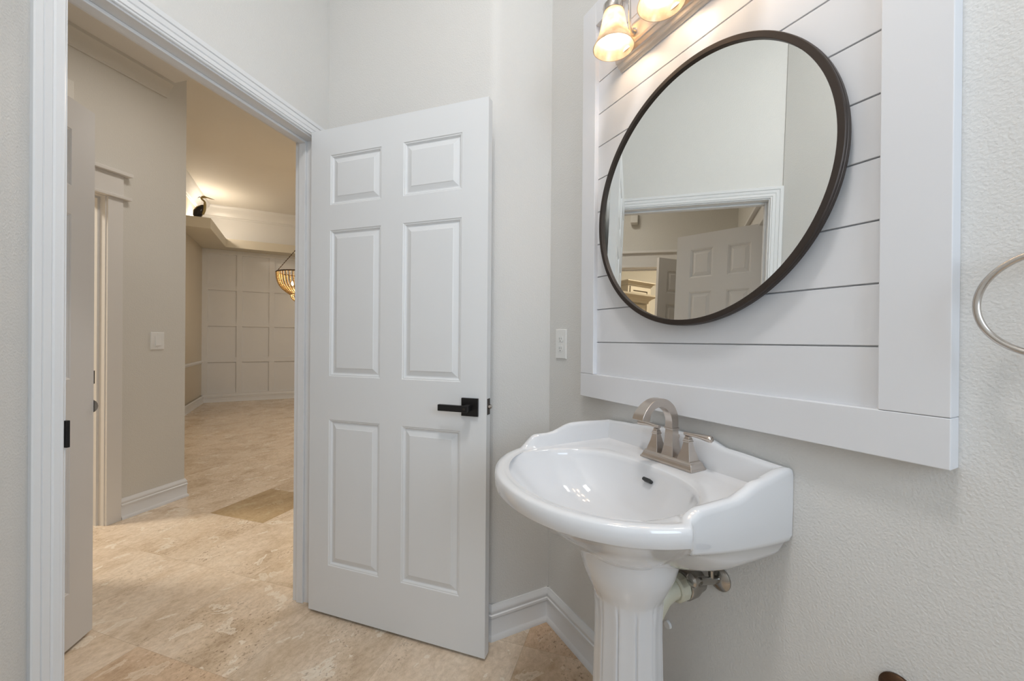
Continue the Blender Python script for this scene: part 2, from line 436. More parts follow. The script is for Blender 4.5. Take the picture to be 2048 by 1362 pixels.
# ceilings
m = MB(); m.box((XL-T, YR-T, PC), (W+T, 2.3, PC+0.05)); struct(m.obj('ceiling', M_CEIL), 'powder room ceiling', 'ceiling')
m = MB()
m.prism([tuple(U(HL-0.1, N1+0.0)[:2]), tuple(U(2.133, N1)[:2]), tuple(U(2.133, HN)[:2]), tuple(U(HL-0.1, HN)[:2])], HC, HC+0.06)
m.prism([tuple(U(2.073, N1)[:2]), tuple(U(2.133, N1)[:2]), tuple(U(2.133, HN)[:2]), tuple(U(2.073, HN)[:2])], HC+0.06, DC)
struct(m.obj('ceiling_hall', M_CEIL), 'lower ceiling of the hall with its bulkhead', 'ceiling')
m = MB(); m.box((-1.7, 1.6, DC), (4.1, 9.1, DC+0.05)); struct(m.obj('ceiling_dining', M_CEIL), 'high warm lit ceiling of the room beyond the hall', 'ceiling')

# hall wall with the doorway to the kitchen
K0, K1, KT = 0.70, 1.787, 2.03
HT = 0.13
m = MB()
m.box((HL-0.1, HN, 0), (K0-0.018, HN+HT, 3.0), uf); m.box((K1+0.018, HN, 0), (2.269, HN+HT, DC), uf); m.box((K0-0.018, HN, KT+0.018), (K1+0.018, HN+HT, DC), uf)
struct(m.obj('wall_hall', M_HALL), 'beige hall wall with the light switch', 'wall')
# wall from the hall corner to the dining side wall
t_end = (DX - U(2.269, HN).x)/(-CU)
m = MB(); m.box((2.269-0.13, HN+HT, 0), (2.269, HN+t_end+0.12, DC), uf); struct(m.obj('wall_hall_end', M_HALL), 'side of the hall wall turning into the dining room', 'wall')
m = MB(); m.box((DX-0.12, 4.35, 0), (DX, DY+0.1, DC)); struct(m.obj('wall_dining_left', paint('dining_wall_paint', (0.66, 0.60, 0.50), 0.6, 0.3, 150, 0.002)), 'warm beige side wall of the dining room with chair rail', 'wall')
m = MB(); m.box((DX, DY, 0), (4.1, DY+0.1, DC)); struct(m.obj('wall_dining_end', M_TRIM), 'white board panelled end wall of the dining room', 'wall')
m = MB(); m.box((4.0, 1.6, 0), (4.1, DY, DC)); struct(m.obj('wall_dining_right', M_HALL), 'dining room wall out of view', 'wall')
m = MB(); m.box((1.05, 1.6, 0), (4.0, 1.7, DC)); struct(m.obj('wall_dining_near', M_HALL), 'dining room wall out of view behind the powder room', 'wall')
# hall left wall with a closet doorway
L0, L1 = 1.70, 2.33
m = MB()
m.box((HL-0.1, N1, 0), (HL, L0-0.018, HC), uf); m.box((HL-0.1, L1+0.018, 0), (HL, HN, HC), uf); m.box((HL-0.1, L0-0.018, KT+0.018), (HL, L1+0.018, HC), uf)
m.box((HL-0.75, L0-0.1, 0), (HL-0.7, L1+0.1, 2.4), uf); m.box((HL-0.7, L0-0.1, 0), (HL-0.1, L0-0.05, 2.4), uf); m.box((HL-0.7, L1+0.05, 0), (HL-0.1, L1+0.1, 2.4), uf); m.box((HL-0.7, L0-0.05, 2.35), (HL-0.1, L1+0.05, 2.4), uf)
struct(m.obj('wall_hall_left', M_HALL), 'beige wall at the left end of the hall', 'wall')
# kitchen shell
m = MB()
m.box((-2.5, 7.4, 0), (3.2, 7.5, 3.6), uf); m.box((-2.6, HN+HT, 0), (-2.5, 7.5, 3.6), uf); m.box((-2.5, HN+HT-0.1, 0), (HL-0.1, HN+HT, 3.6), uf)
struct(m.obj('wall_kitchen', paint('kitchen_wall_paint', (0.78, 0.72, 0.60), 0.6)), 'cream kitchen wall above the cabinets', 'wall')
m = MB()
m.prism([tuple(U(-2.6, HN+HT)[:2]), tuple(U(2.139, HN+HT)[:2]), (DX-0.12, 4.6), (DX-0.12, 7.4), tuple(U(3.2, 7.5)[:2]), tuple(U(-2.6, 7.5)[:2])], 3.6, 3.65)
struct(m.obj('ceiling_kitchen', M_CEIL), 'kitchen ceiling', 'ceiling')

# baseboards
def baseboard(name, pts, label, mat=M_TRIM):
    m = MB(); run_profile(m, pts, BASE); return struct(m.obj(name, mat, smooth=35), label, 'baseboard')
baseboard('baseboard_right', [(W, YR), (W, B), ], 'white moulded baseboard along the sink wall')
c2p = C2
jb = U(O1+0.068, N0)
baseboard('baseboard_back', [(W, B), (C2.x, C2.y), (C1.x, C1.y), (jb.x, jb.y)], 'white moulded baseboard from the corner to behind the door')
baseboard('baseboard_left', [(C0.x, C0.y), (XL, YR)], 'white baseboard on the left wall')
ha = U(2.269, HN+t_end-0.02); hb = U(2.269, HN); hc = U(K1+0.086, HN)
baseboard('baseboard_hall', [(ha.x, ha.y), (hb.x, hb.y), (hc.x, hc.y)][::1], 'white moulded baseboard under the light switch')
baseboard('baseboard_dining', [(3.9, DY-0.02), (DX+0.02, DY-0.02), (DX+0.02, 4.6)][::1], 'white baseboard of the dining room')

# trims: craftsman casing of the kitchen doorway
def craftsman(name, a0, a1, fn, mat, label, legs=(True, True), drop=0.0):
    root = bpy.data.objects.new(name, None); COL.objects.link(root); root.location = fn((a0+a1)/2, 0, 0); struct(root, label, 'door trim')
    for k, (on, x0, x1) in enumerate(((legs[0], a0-0.083, a0-0.004), (legs[1], a1+0.004, a1+0.083))):
        if on:
            m = MB(); m.box((x0, 0.0, 0), (x1, 0.019, 2.034), fn); adopt(m.obj('side_casing', mat, bevel=0.002), root)
    m = MB(); m.box((a0-0.083, 0.0, 2.052), (a1+0.083, 0.022, 2.182), fn); adopt(m.obj('head_board', mat, bevel=0.002), root)
    m = MB(); m.box((a0-0.12, 0.0, 2.034), (a1+0.12, 0.040, 2.052), fn); adopt(m.obj('lower_cap', mat, bevel=0.003), root)
    m = MB(); m.box((a0-0.12, 0.0, 2.182), (a1+0.12, 0.050, 2.204), fn); adopt(m.obj('upper_cap', mat, bevel=0.003), root)
    return root
M_HTRIM = paint('hall_trim_paint', (0.74, 0.72, 0.69), 0.38)
t2 = craftsman('trim_2', K0, K1, lambda a, d, z: U(a, HN-d, z), M_HTRIM, 'wide flat casing with a shelf like head over the kitchen doorway')
m = MB()
for a, b in ((K0-0.018, K0), (K1, K1+0.018)): m.box((a, HN-0.002, 0), (b, HN+HT+0.002, KT), uf)
m.box((K0-0.018, HN-0.002, KT), (K1+0.018, HN+HT+0.002, KT+0.018), uf)
adopt(m.obj('jamb', M_HTRIM), t2)
m = MB()
for a, b in ((K0, K0+0.012), (K1-0.012, K1)): m.box((a, HN+0.045, 0), (b, HN+0.080, KT), uf)
m.box((K0+0.012, HN+0.045, KT-0.012), (K1-0.012, HN+0.080, KT), uf)
adopt(m.obj('door_stop', M_HTRIM), t2)
t3 = craftsman('trim_3', L0, L1, lambda a, d, z: U(HL+d, a, z), M_HTRIM, 'flat casing with a shelf like head on the left hall wall')
m = MB()
for a, b in ((L0-0.018, L0), (L1, L1+0.018)): m.box((HL-0.102, a, 0), (HL+0.002, b, KT), uf)
m.box((HL-0.102, L0-0.018, KT), (HL+0.002, L1+0.018, KT+0.018), uf)
adopt(m.obj('jamb', M_HTRIM), t3)
# crown moulding of the hall wall
CROWN = [(0,0),(0.010,0),(0.012,0.012),(0.020,0.018),(0.028,0.036),(0.045,0.058),(0.066,0.072),(0.072,0.078),(0.074,0.097),(0,0.097)]
m = MB(); a = U(2.133, HN); b = U(HL, HN); c = U(HL, N1+0.0); run_profile(m, [(a.x,a.y),(b.x,b.y),(c.x,c.y)], CROWN, HC-0.097)
struct(m.obj('trim_4', M_HALL, smooth=35), 'crown moulding along the hall ceiling', 'crown moulding')
m = MB()
BIGC = [(0,0),(0.015,0),(0.018,0.02),(0.03,0.03),(0.04,0.07),(0.07,0.12),(0.11,0.15),(0.12,0.165),(0.125,0.20),(0,0.20)]
run_profile(m, [(4.0, DY), (DX, DY), (DX, 4.6)], BIGC, DC-0.20)
struct(m.obj('trim_5', M_TRIM, smooth=35), 'deep crown moulding round the dining room ceiling', 'crown moulding')
# chair rail of the dining side wall
m = MB(); run_profile(m, [(DX, DY-0.025), (DX, 4.6)], [(0,0),(0.012,0.004),(0.018,0.02),(0.024,0.03),(0.018,0.045),(0.008,0.055),(0,0.055)], 0.70)
struct(m.obj('trim_6', M_TRIM, smooth=35), 'chair rail on the dining side wall', 'chair rail')
# board grid on the end wall
m = MB()
d0, d1 = DY-0.020, DY
xs = [-1.55 + 0.513*i for i in range(0, 11)]
for i, x in enumerate(xs):
    w = 0.085
    m.box((x, d0, 0.13), (x+w, d1, 2.75))
for z in (0.13-0.0, 0.72, 1.37, 2.02, 2.67):
    h = 0.085 if z != 2.67 else 0.08
    for i, x in enumerate(xs[:-1]):
        m.box((x+0.085, d0, z), (xs[i+1], d1, z+h if z > 0.2 else z+0.035))
struct(m.obj('trim_7', M_TRIM), 'white square board grid on the dining end wall', 'wall panelling')
# plant ledge round the dining room
LZ0, LZ1 = 2.752, 2.905
m = MB()
m.prism([(DX, 7.24), (-1.165, 7.24), (-1.165, DY-0.30), (4.0, DY-0.30), (4.0, DY), (DX, DY)], LZ0, LZ1)
struct(m.obj('trim_8', paint('ledge_paint', (0.70, 0.66, 0.56), 0.55), bevel=0.004), 'deep ledge below the dining room ceiling carrying the heron', 'ledge')

# ---------------------------------------------------------------- six panel doors
DH = 2.032
RINGS = [(0,0),(0.003,-0.0025),(0.006,-0.0025),(0.009,-0.005),(0.012,-0.009),(0.016,-0.009),(0.034,-0.0025),(0.036,-0.001)]
def panel_leaf(width, cols, rows_, th=0.035):
    """leaf in local coords: x along width from hinge, y thickness 0..th, z up"""
    mb = MB()
    xs = [0.0] + [c for pr in cols for c in pr] + [width]
    zs = [0.0] + [c for pr in rows_ for c in pr] + [DH]
    for side in (0, 1):
        y0 = 0.0 if side == 0 else th
        sg = 1.0 if side == 0 else -1.0
        for i in range(len(xs)-1):
            for j in range(len(zs)-1):
                x0, x1, z0, z1 = xs[i], xs[i+1], zs[j], zs[j+1]
                if i % 2 == 1 and j % 2 == 1:
                    rr = []
                    for ins, dep in RINGS:
                        y = y0 - sg*dep
                        rr.append([(x0+ins, y, z0+ins), (x1-ins, y, z0+ins), (x1-ins, y, z1-ins), (x0+ins, y, z1-ins)])
                    mb.rows(rr, closed_v=True)
                    b = len(mb.v)-4; mb.f.append((b, b+1, b+2, b+3))
                else:
                    mb.add([(x0,y0,z0),(x1,y0,z0),(x1,y0,z1),(x0,y0,z1)], [(0,1,2,3)])
    mb.add([(0,0,0),(width,0,0),(width,th,0),(0,th,0),(0,0,DH),(width,0,DH),(width,th,DH),(0,th,DH)], [(0,1,2,3),(4,5,6,7),(0,3,7,4),(1,2,6,5)])
    return mb
def weld(o):
    bm = bmesh.new(); bm.from_mesh(o.data); bmesh.ops.remove_doubles(bm, verts=bm.verts, dist=1e-5)
    bmesh.ops.recalc_face_normals(bm, faces=bm.faces); bm.to_mesh(o.data); bm.free()
PROWS = [(0.204, 0.816), (0.997, 1.606), (1.711, 1.920)]
def door_root(name, hinge, dirv, z0, label):
    r = bpy.data.objects.new(name, None); COL.objects.link(r); struct(r, label, 'door')
    # local x along the leaf, local y into the thickness
    ang = math.atan2(dirv[1], dirv[0]); r.location = (hinge[0], hinge[1], z0); r.rotation_euler = (0, 0, ang)
    return r
DA = 2.3867
ddir = (math.sin(DA), math.cos(DA))
dr = door_root('door_1', (0.0372, 1.9216), ddir, 0.012, 'open white six panel door with a square black lever')
leaf = panel_leaf(0.816, [(0.103, 0.356), (0.458, 0.711)], PROWS).obj('door_leaf', M_DOOR, dr); weld(leaf)
# local +y of this door points away from the camera: front face is y=0
def lever(parent, side, xc, zc):
    s = -1 if side == 0 else 1
    y0 = 0.0 if side == 0 else 0.035
    hroot = MB(); hroot.box((xc-0.033, min(y0, y0+s*0.009), zc-0.033), (xc+0.033, max(y0, y0+s*0.009), zc+0.033))
    ro = hroot.obj('lever_rosette', M_BLACK, parent, bevel=0.0012)
    mb = MB()
    ya, yb = sorted((y0+s*0.009, y0+s*0.046)); mb.box((xc-0.011, ya, zc-0.011), (xc+0.011, yb, zc+0.011))
    ya, yb = sorted((y0+s*0.042, y0+s*0.056)); mb.box((xc-0.105, ya, zc-0.0115), (xc+0.012, yb, zc+0.0115))
    lv = mb.obj('lever_handle', M_BLACK, ro, bevel=0.0015)
    mb = MB(); mb.lathe([(0.0001,0.0006),(0.0045,0.0006),(0.0045,-0.002)], 16, Matrix.Translation((xc, y0+s*0.0565, zc)) @ Matrix.Rotation(PI/2*(1 if s < 0 else -1), 4, 'X'))
    mb.obj('privacy_button', M_FRAME, ro)
lever(dr, 0, 0.752, 0.908); lever(dr, 1, 0.752, 0.908)
m = MB(); m.box((0.816, 0.006, 0.882), (0.8175, 0.029, 0.940)); lp = m.obj('latch_plate', M_FRAME, dr); lp['label'] = 'dark metal latch plate'
m = MB(); m.tube([(0.8175, 0.0175, 0.911), (0.826, 0.0175, 0.911), (0.8295, 0.0175, 0.911)], [0.0085, 0.0085, 0.005], 12); m.obj('latch_bolt', M_SATIN, lp, smooth=40)
for zc in (0.20, 1.02, 1.80):
    m = MB()
    m.tube([(-0.006, 0.041, zc-0.045), (-0.006, 0.041, zc+0.045)], 0.0055, 12)
    m.box((-0.0012, 0.002, zc-0.045), (0.0, 0.036, zc+0.045))
    h = m.obj('hinge', M_BLACK, dr, smooth=40); h['label'] = 'black butt hinge'
    if zc > 1.5:
        m = MB(); m.tube([(-0.006, 0.041, zc+0.045), (-0.006, 0.041, zc+0.062)], 0.008, 12)
        m.tube([(-0.006, 0.041, zc+0.054), (0.02, 0.075, zc+0.054)], 0.004, 8); m.tube([(0.018, 0.072, zc+0.054), (0.026, 0.083, zc+0.054)], 0.009, 12)
        m.tube([(-0.006, 0.041, zc+0.054), (-0.028, 0.062, zc+0.054)], 0.0045, 8)
        m.obj('hinge_pin_stop', M_BLACK, h, smooth=40)

# narrow hall door seen edge on left of the doorway
ld = Vector((0.277, 0.961, 0)).normalized(); lt = Vector((-0.721, 2.174, 0)); lh = lt - ld*0.61
d2 = door_root('door_2', lh, (ld.x, ld.y), 0.012, 'narrow white six panel door standing open just inside the hall')
lf = panel_leaf(0.61, [(0.10, 0.245), (0.345, 0.505)], PROWS).obj('door_leaf', M_HDOOR, d2); weld(lf)
m = MB(); m.tube([(0.612, 0.014, 0.880), (0.616, 0.014, 0.880)], [0.028, 0.026], 16); m.tube([(0.6, 0.014, 0.88), (0.612, 0.014, 0.88)], 0.012, 12)
kb = m.obj('latch_bolt', M_CHROME, d2, smooth=40)
m = MB(); m.box((0.61, 0.004, 0.968), (0.621, 0.022, 1.020)); m.obj('deadbolt', M_BLACK, d2)
# for this leaf local +y points left of its direction (away from the doorway)
h3a = U(K0+0.012, HN-0.012); h3b = U(1.27, 2.63); h3d = (h3b-h3a).normalized()
d3 = door_root('door_3', h3a, (h3d.x, h3d.y), 0.012, 'beige door leaf open beside the kitchen doorway, seen in the mirror')
l3 = panel_leaf(0.70, [(0.09, 0.295), (0.405, 0.61)], PROWS).obj('door_leaf', M_HDOOR, d3); weld(l3)

# ---------------------------------------------------------------- shiplap panel
SX = W - 0.018                     # plank face
FX = W - 0.034                     # frame face
P_Y0, P_Y1, P_Z0, P_Z1 = 0.235, 1.1675, 0.969, 2.33
I_Y0, I_Y1, I_Z0 = 0.325, 1.098, 1.050
pr = thing('shiplap_panel', 'white framed shiplap panel on the wall behind the round mirror', 'wall panel', (W, 0.70, P_Z0))
m = MB(); z = 1.1605 - 0.1125; k = 0
while z < 2.30:
    zt = min(z+0.1125, 2.30); zb_ = max(z, I_Z0-0.01)
    m.box((SX, I_Y0-0.01, zb_+0.0016), (W, I_Y1+0.01, zt-0.0016)); z += 0.1125
m.box((SX+0.008, I_Y0-0.01, I_Z0-0.01), (W-0.0005, I_Y1+0.01, 2.30))
adopt(m.obj('shiplap_boards', M_PLANK, bevel=0.0008), pr)
def fb(y0, y1, z0, z1):
    m = MB(); m.box((FX, y0, z0), (W, y1, z1)); adopt(m.obj('frame_board', M_PLANK, bevel=0.0015), pr)
fb(P_Y0, P_Y1, P_Z0, I_Z0); fb(P_Y0, I_Y0, I_Z0+0.0006, P_Z1); fb(I_Y1, P_Y1, I_Z0+0.0006, P_Z1); fb(I_Y0+0.0004, I_Y1-0.0004, 2.25, P_Z1)

# ---------------------------------------------------------------- round mirror
mt, mm_ = -0.026, -0.010
mnv = Vector((-math.cos(mt)*math.cos(mm_), -math.sin(mm_), -math.sin(mt))).normalized()
def plane_x(y, z): return 0.89 - (mnv.y*(y-0.74)+mnv.z*(z-1.566))/mnv.x
mc = Vector((plane_x(0.716, 1.556), 0.716, 1.556))
mr = thing('round_mirror', 'large round mirror with a thin dark bronze metal frame on the shiplap', 'mirror', mc)
mr.rotation_euler = mnv.to_track_quat('Z', 'Y').to_euler()
bpy.context.view_layer.update()
GR = 0.3335
m = MB(); m.lathe([(0.0001, 0.0), (GR+0.002, 0.0)], 160); gl = m.obj('mirror_glass', M_MIRROR, mr); weld(gl)
m = MB(); m.lathe([(GR, -0.002), (GR, 0.0065), (GR+0.001, 0.0075), (GR+0.0125, 0.0075), (GR+0.0140, 0.006), (GR+0.0142, 0.0), (GR+0.0150, -0.001), (GR+0.0150, -0.0105), (GR+0.0, -0.0105)], 160)
m.rows([[(GR*math.cos(2*PI*k/160), GR*math.sin(2*PI*k/160), -0.0105) for k in range(160)], [(GR*math.cos(2*PI*k/160), GR*math.sin(2*PI*k/160), -0.002) for k in range(160)]], closed_v=True)
m.obj('mirror_frame', M_FRAME, mr, smooth=35)

# ---------------------------------------------------------------- vanity light
VY, VZ = 0.75, 2.085
vl = thing('vanity_light', 'brushed nickel three lamp bar light with frosted bell shades above the mirror', 'wall lamp', (SX, VY, VZ))
def lx(x, y, z): return (SX-x, VY+y, VZ+z)
m = MB()
prof = [(-0.060,0.0),(-0.060,0.006),(-0.052,0.010),(-0.052,0.016),(-0.042,0.020),(-0.042,0.026),(-0.030,0.030),(-0.030,0.034),(-0.022,0.036),(0.022,0.036),(0.030,0.034),(0.030,0.030),(0.042,0.026),(0.042,0.020),(0.052,0.016),(0.052,0.010),(0.060,0.006),(0.060,0.0)]
HB = 0.235
rows = []
for (z, x) in prof: rows.append([lx(x, -HB, z), lx(x, HB, z)])
m.rows(rows, closed_u=True)
n_ = len(prof); m.f.append(tuple(2*i for i in range(n_))); m.f.append(tuple(2*i+1 for i in range(n_-1, -1, -1)))
adopt(m.obj('backplate', M_BAR, bevel=0.001), vl)
shade_prof = [(0.026,0.112),(0.029,0.106),(0.033,0.088),(0.037,0.066),(0.042,0.044),(0.049,0.024),(0.057,0.008),(0.0605,0.0),(0.0585,0.0),(0.055,0.009),(0.047,0.025),(0.040,0.044),(0.035,0.066),(0.031,0.088),(0.024,0.108)]
SHX = 0.085; SHZ = 2.043 - VZ
for i, dy in enumerate((-0.18, 0.0, 0.18)):
    base = Vector(lx(SHX, dy, SHZ))
    Tm = Matrix.Translation(base)
    m = MB(); m.lathe(shade_prof, 40, Tm)
    so = adopt(m.obj('lamp_shade', M_SHADE, smooth=60), vl)
    m = MB(); m.lathe([(0.0001,0.020),(0.012,0.022),(0.022,0.030),(0.0265,0.045),(0.025,0.060),(0.018,0.078),(0.013,0.092),(0.012,0.105),(0.0001,0.105)], 24, Tm)
    bo = m.obj('bulb', M_BULB, None, smooth=60); bo.parent = so; bo.matrix_parent_inverse = Matrix.Identity(4)
    m = MB(); m.lathe([(0.0001,0.100),(0.022,0.100),(0.0305,0.106),(0.032,0.120),(0.031,0.126),(0.024,0.134),(0.010,0.138),(0.0001,0.138)], 28, Tm)
    adopt(m.obj('shade_holder', M_SATIN, smooth=40), vl)
    pts = []
    ctrl = [lx(0.034, dy-0.034, 0.0), lx(0.046, dy-0.036, -0.004), lx(0.056, dy-0.038, 0.012), lx(0.060, dy-0.040, 0.045), lx(0.062, dy-0.040, 0.085), lx(0.066, dy-0.036, 0.125), lx(0.074, dy-0.024, 0.152), lx(0.082, dy-0.008, 0.158), lx(0.085, dy, 0.140), lx(0.085, dy, 0.090)]
    P = [Vector(c) for c in ctrl]
    for k in range(len(P)-1):
        p0 = P[max(0,k-1)]; p1 = P[k]; p2 = P[k+1]; p3 = P[min(len(P)-1,k+2)]
        for t in (0, 0.25, 0.5, 0.75):
            pts.append(0.5*((2*p1)+(-p0+p2)*t+(2*p0-5*p1+4*p2-p3)*t*t+(-p0+3*p1-3*p2+p3)*t**3))
    pts.append(P[-1])
    m = MB(); m.tube(pts, 0.0042, 10)
    m.lathe([(0.0001,0.010),(0.008,0.010),(0.011,0.004),(0.012,0.0)], 16, Matrix.Translation(lx(0.0362, dy-0.034, 0.0)) @ Matrix.Rotation(-PI/2, 4, 'Y'))
    adopt(m.obj('lamp_arm', M_SATIN, smooth=40), vl)

# ---------------------------------------------------------------- pedestal sink
SY = 0.75
sk = thing('pedestal_sink', 'white glazed porcelain pedestal sink with scrolled backsplash on a fluted column', 'sink', (0.727, SY, 0))
def sstep(a, b, x):
    t = max(0.0, min(1.0, (x-a)/(b-a))); return t*t*(3-2*t)
EC, EA, EB = 0.66, 0.300, 0.265     # ellipse centre x, semi axis y, semi axis x
CX = 0.615                           # polar centre x
def exit_pt(th, d):
    c, s = math.cos(th), math.sin(th)          # direction (x, y)
    a, b = EB-d, (EA+0.012 if s > 0 else EA)-d
    ox = CX-EC
    A = c*c/a/a + s*s/b/b; Bq = 2*ox*c/a/a; Cq = ox*ox/a/a-1
    te = (-Bq+math.sqrt(Bq*Bq-4*A*Cq))/(2*A)
    tb = 1e9
    if c > 1e-9: tb = min(tb, (W-0.001-d-CX)/c)
    if abs(s) > 1e-9: tb = min(tb, ((0.300 if s > 0 else 0.274)-d)/abs(s))
    xe = CX+te*c
    lo = 0.572 if s > 0 else 0.590; w = sstep(lo, lo+0.022, xe)
    t = te*(1-w)+tb*w
    return t*c+CX, t*s, w
def ridge(x, y, w):
    ay = abs(y)
    zb = 0.924 - 0.015*sstep(0.085, 0.14, ay) - 0.008*sstep(0.14, 0.275, ay)
    if y > 0: zw = 0.850 + 0.034*sstep(0.572, 0.63, x) + 0.024*sstep(0.67, 0.77, x) - 0.004*sstep(0.80, 0.92, x)
    else: zw = 0.850 + 0.0165*sstep(0.590, 0.645, x) + 0.022*sstep(0.735, 0.835, x) + 0.0125*sstep(0.825, 0.92, x)
    hw = 0.300 if y > 0 else 0.274
    if y > 0: zb = 0.924 - 0.014*sstep(0.10, 0.20, ay) - 0.006*sstep(0.2, 0.3, ay)
    back = (W-0.001-x) < (hw-ay)
    z = zb if back else zw
    return 0.850*(1-w) + z*w
def bottom(x, w):
    t = max(0.0, min(1.0, (x-0.60)/0.33)); z = 0.790 - 0.078*t + 0.029*t*t
    return 0.811*(1-w)+z*w
# angles, with the four box corners hit exactly
ths = [2*PI*k/220 for k in range(220)]
for yy in (0.300, -0.274):
    a = math.atan2(yy, W-0.001-CX) % (2*PI)
    for dd_ in (-0.012, -0.006, 0, 0.006, 0.012): ths.append(a+dd_)
ths = sorted(set(round(t, 6) for t in ths))
def bowl_r(th):
    c, s = math.cos(th), math.sin(th); n = 2.35
    a = 0.186 if c > 0 else 0.188; b = 0.250 if s > 0 else 0.231
    return (abs(c/a)**n + abs(s/b)**n)**(-1/n)
rows = []
def ring(fn): rows.append([fn(t) for t in ths])
def P3(x, y, z): return (x, SY+y, z)
# bowl from the drain out
DRX, DRY = 0.66, 0.0
for t in (0.02, 0.10, 0.2, 0.32, 0.44, 0.56, 0.67, 0.77, 0.85, 0.91, 0.955, 0.985):
    def f(th, t=t):
        r = bowl_r(th); x = CX + r*t*math.cos(th) + (DRX-CX)*(1-t**2)*0.9; y = r*t*math.sin(th)
        z = 0.838 - 0.135*(1-t**3.0)
        return P3(x, y, z)
    ring(f)
for t, z in ((1.0, 0.8425), (1.018, 0.8455)):
    ring(lambda th, t=t, z=z: P3(CX+bowl_r(th)*t*math.cos(th), bowl_r(th)*t*math.sin(th), z))
def deck(th, f):
    xo, yo, w = exit_pt(th, 0.036); r = bowl_r(th)*1.018
    xi, yi = CX+r*math.cos(th), r*math.sin(th)
    k = f
    return xi+(xo-xi)*k, yi+(yo-yi)*k, w
for f in (0.3, 0.65, 1.0):
    ring(lambda th, f=f: P3(*deck(th, f)[:2], 0.8455 + 0.0015*f))
for d, h in ((0.030, 0.04), (0.025, 0.35), (0.022, 0.80), (0.018, 0.965), (0.012, 1.0), (0.005, 0.985), (0.0015, 0.955)):
    def f(th, d=d, h=h):
        x, y, w = exit_pt(th, d); x0, y0, w0 = exit_pt(th, 0.0)
        z = ridge(x0, y0, w0)
        zd = 0.847
        zz = zd + (z-zd)*h
        if d < 0.006: zz = z - (0.0015 if d > 0.003 else 0.005)
        return P3(x, y, zz)
    ring(f)
for d, k in ((0.0, 0.10), (0.0, 0.5), (0.001, 0.9), (0.004, 0.975), (0.010, 1.0)):
    def f(th, d=d, k=k):
        x, y, w = exit_pt(th, d); x0, y0, w0 = exit_pt(th, 0.0)
        zt = ridge(x0, y0, w0); zb = bottom(x0, w0)
        return P3(x, y, zt-(zt-zb)*k if k > 0.11 else zt-0.014)
    ring(f)
for rho in (0.975, 0.94, 0.89, 0.82, 0.74, 0.64, 0.52, 0.40):
    def f(th, rho=rho):
        x, y, w = exit_pt(th, 0.012); x0, y0, w0 = exit_pt(th, 0.0); zb = bottom(x0, w0)
        cx = 0.74
        gf = max(0.0, (rho-0.3)/0.7)**1.1; gs = 1-math.sqrt(max(0, 1-rho*rho)); wf = sstep(0.60, 0.80, x)
        z = 0.644 + (zb-0.644)*(gf*(1-wf)+gs*wf)
        return P3(cx+(x-cx)*rho, y*rho, z)
    ring(f)
m = MB(); m.rows(rows, closed_v=True, cap=True)
basin = adopt(m.obj('basin', M_PORC, smooth=50), sk)
# overflow slot and drain
m = MB()
oc = Vector((0.785, SY-0.004, 0.812)); tilt = Matrix.Translation(oc) @ Matrix.Rotation(math.radians(-52), 4, 'Y')
ov = []
for k in range(24):
    a = 2*PI*k/24; px = 0.0045*math.sin(a); py = 0.0045*math.cos(a) + (0.0095 if math.cos(a) > 0 else -0.0095); ov.append((px, py))
m.rows([[tilt @ Vector((p[0]*s_, p[1]*s_, h)) for p in ov] for s_, h in ((1.0, 0.004), (1.0, -0.006))], closed_v=True, cap=True)
o = m.obj('overflow_slot', M_SLOT, basin); o.parent = basin; o.matrix_parent_inverse = Matrix.Identity(4); o['label'] = 'dark overflow slot in the bowl'
m = MB(); m.lathe([(0.0001,0.0),(0.016,0.0015),(0.022,0.001),(0.024,-0.003)], 28, Matrix.Translation((0.70, SY, 0.7045)))
o = m.obj('drain', M_CHROME, basin, smooth=40); o.parent = basin
# pedestal column
PX = 0.727
pprof = [(0.0001,0.674),(0.10,0.674),(0.124,0.672),(0.1215,0.645),(0.113,0.612),(0.106,0.596),(0.099,0.580),(0.092,0.565),(0.0865,0.553),(0.084,0.545),(0.0835,0.53),(0.0815,0.50),(0.0815,0.46),(0.083,0.40),(0.085,0.32),(0.088,0.22),(0.092,0.14),(0.096,0.11),(0.108,0.095),(0.118,0.07),(0.124,0.04),(0.126,0.0)]
seg = 144
rows = []
for r, z in pprof:
    row = []
    for k in range(seg):
        th = 2*PI*k/seg
        fl = 0.0
        if 0.10 < z < 0.56:
            amp = min(1.0, (0.56-z)/0.03) * min(1.0, (z-0.10)/0.03)
            ph = (th*12/(2*PI)) % 1.0
            g = 0.0
            if ph < 0.06 or ph > 0.94: g = -0.0035
            elif 0.16 < ph < 0.84: g = -0.0018*math.sin(PI*(ph-0.16)/0.68)
            fl = g*amp
        row.append((PX+(r+fl)*math.cos(th), SY+(r+fl)*math.sin(th), z))
    rows.append(row)
m = MB(); m.rows(rows, closed_v=True, cap=True)
adopt(m.obj('pedestal', M_PORC, smooth=40), sk)

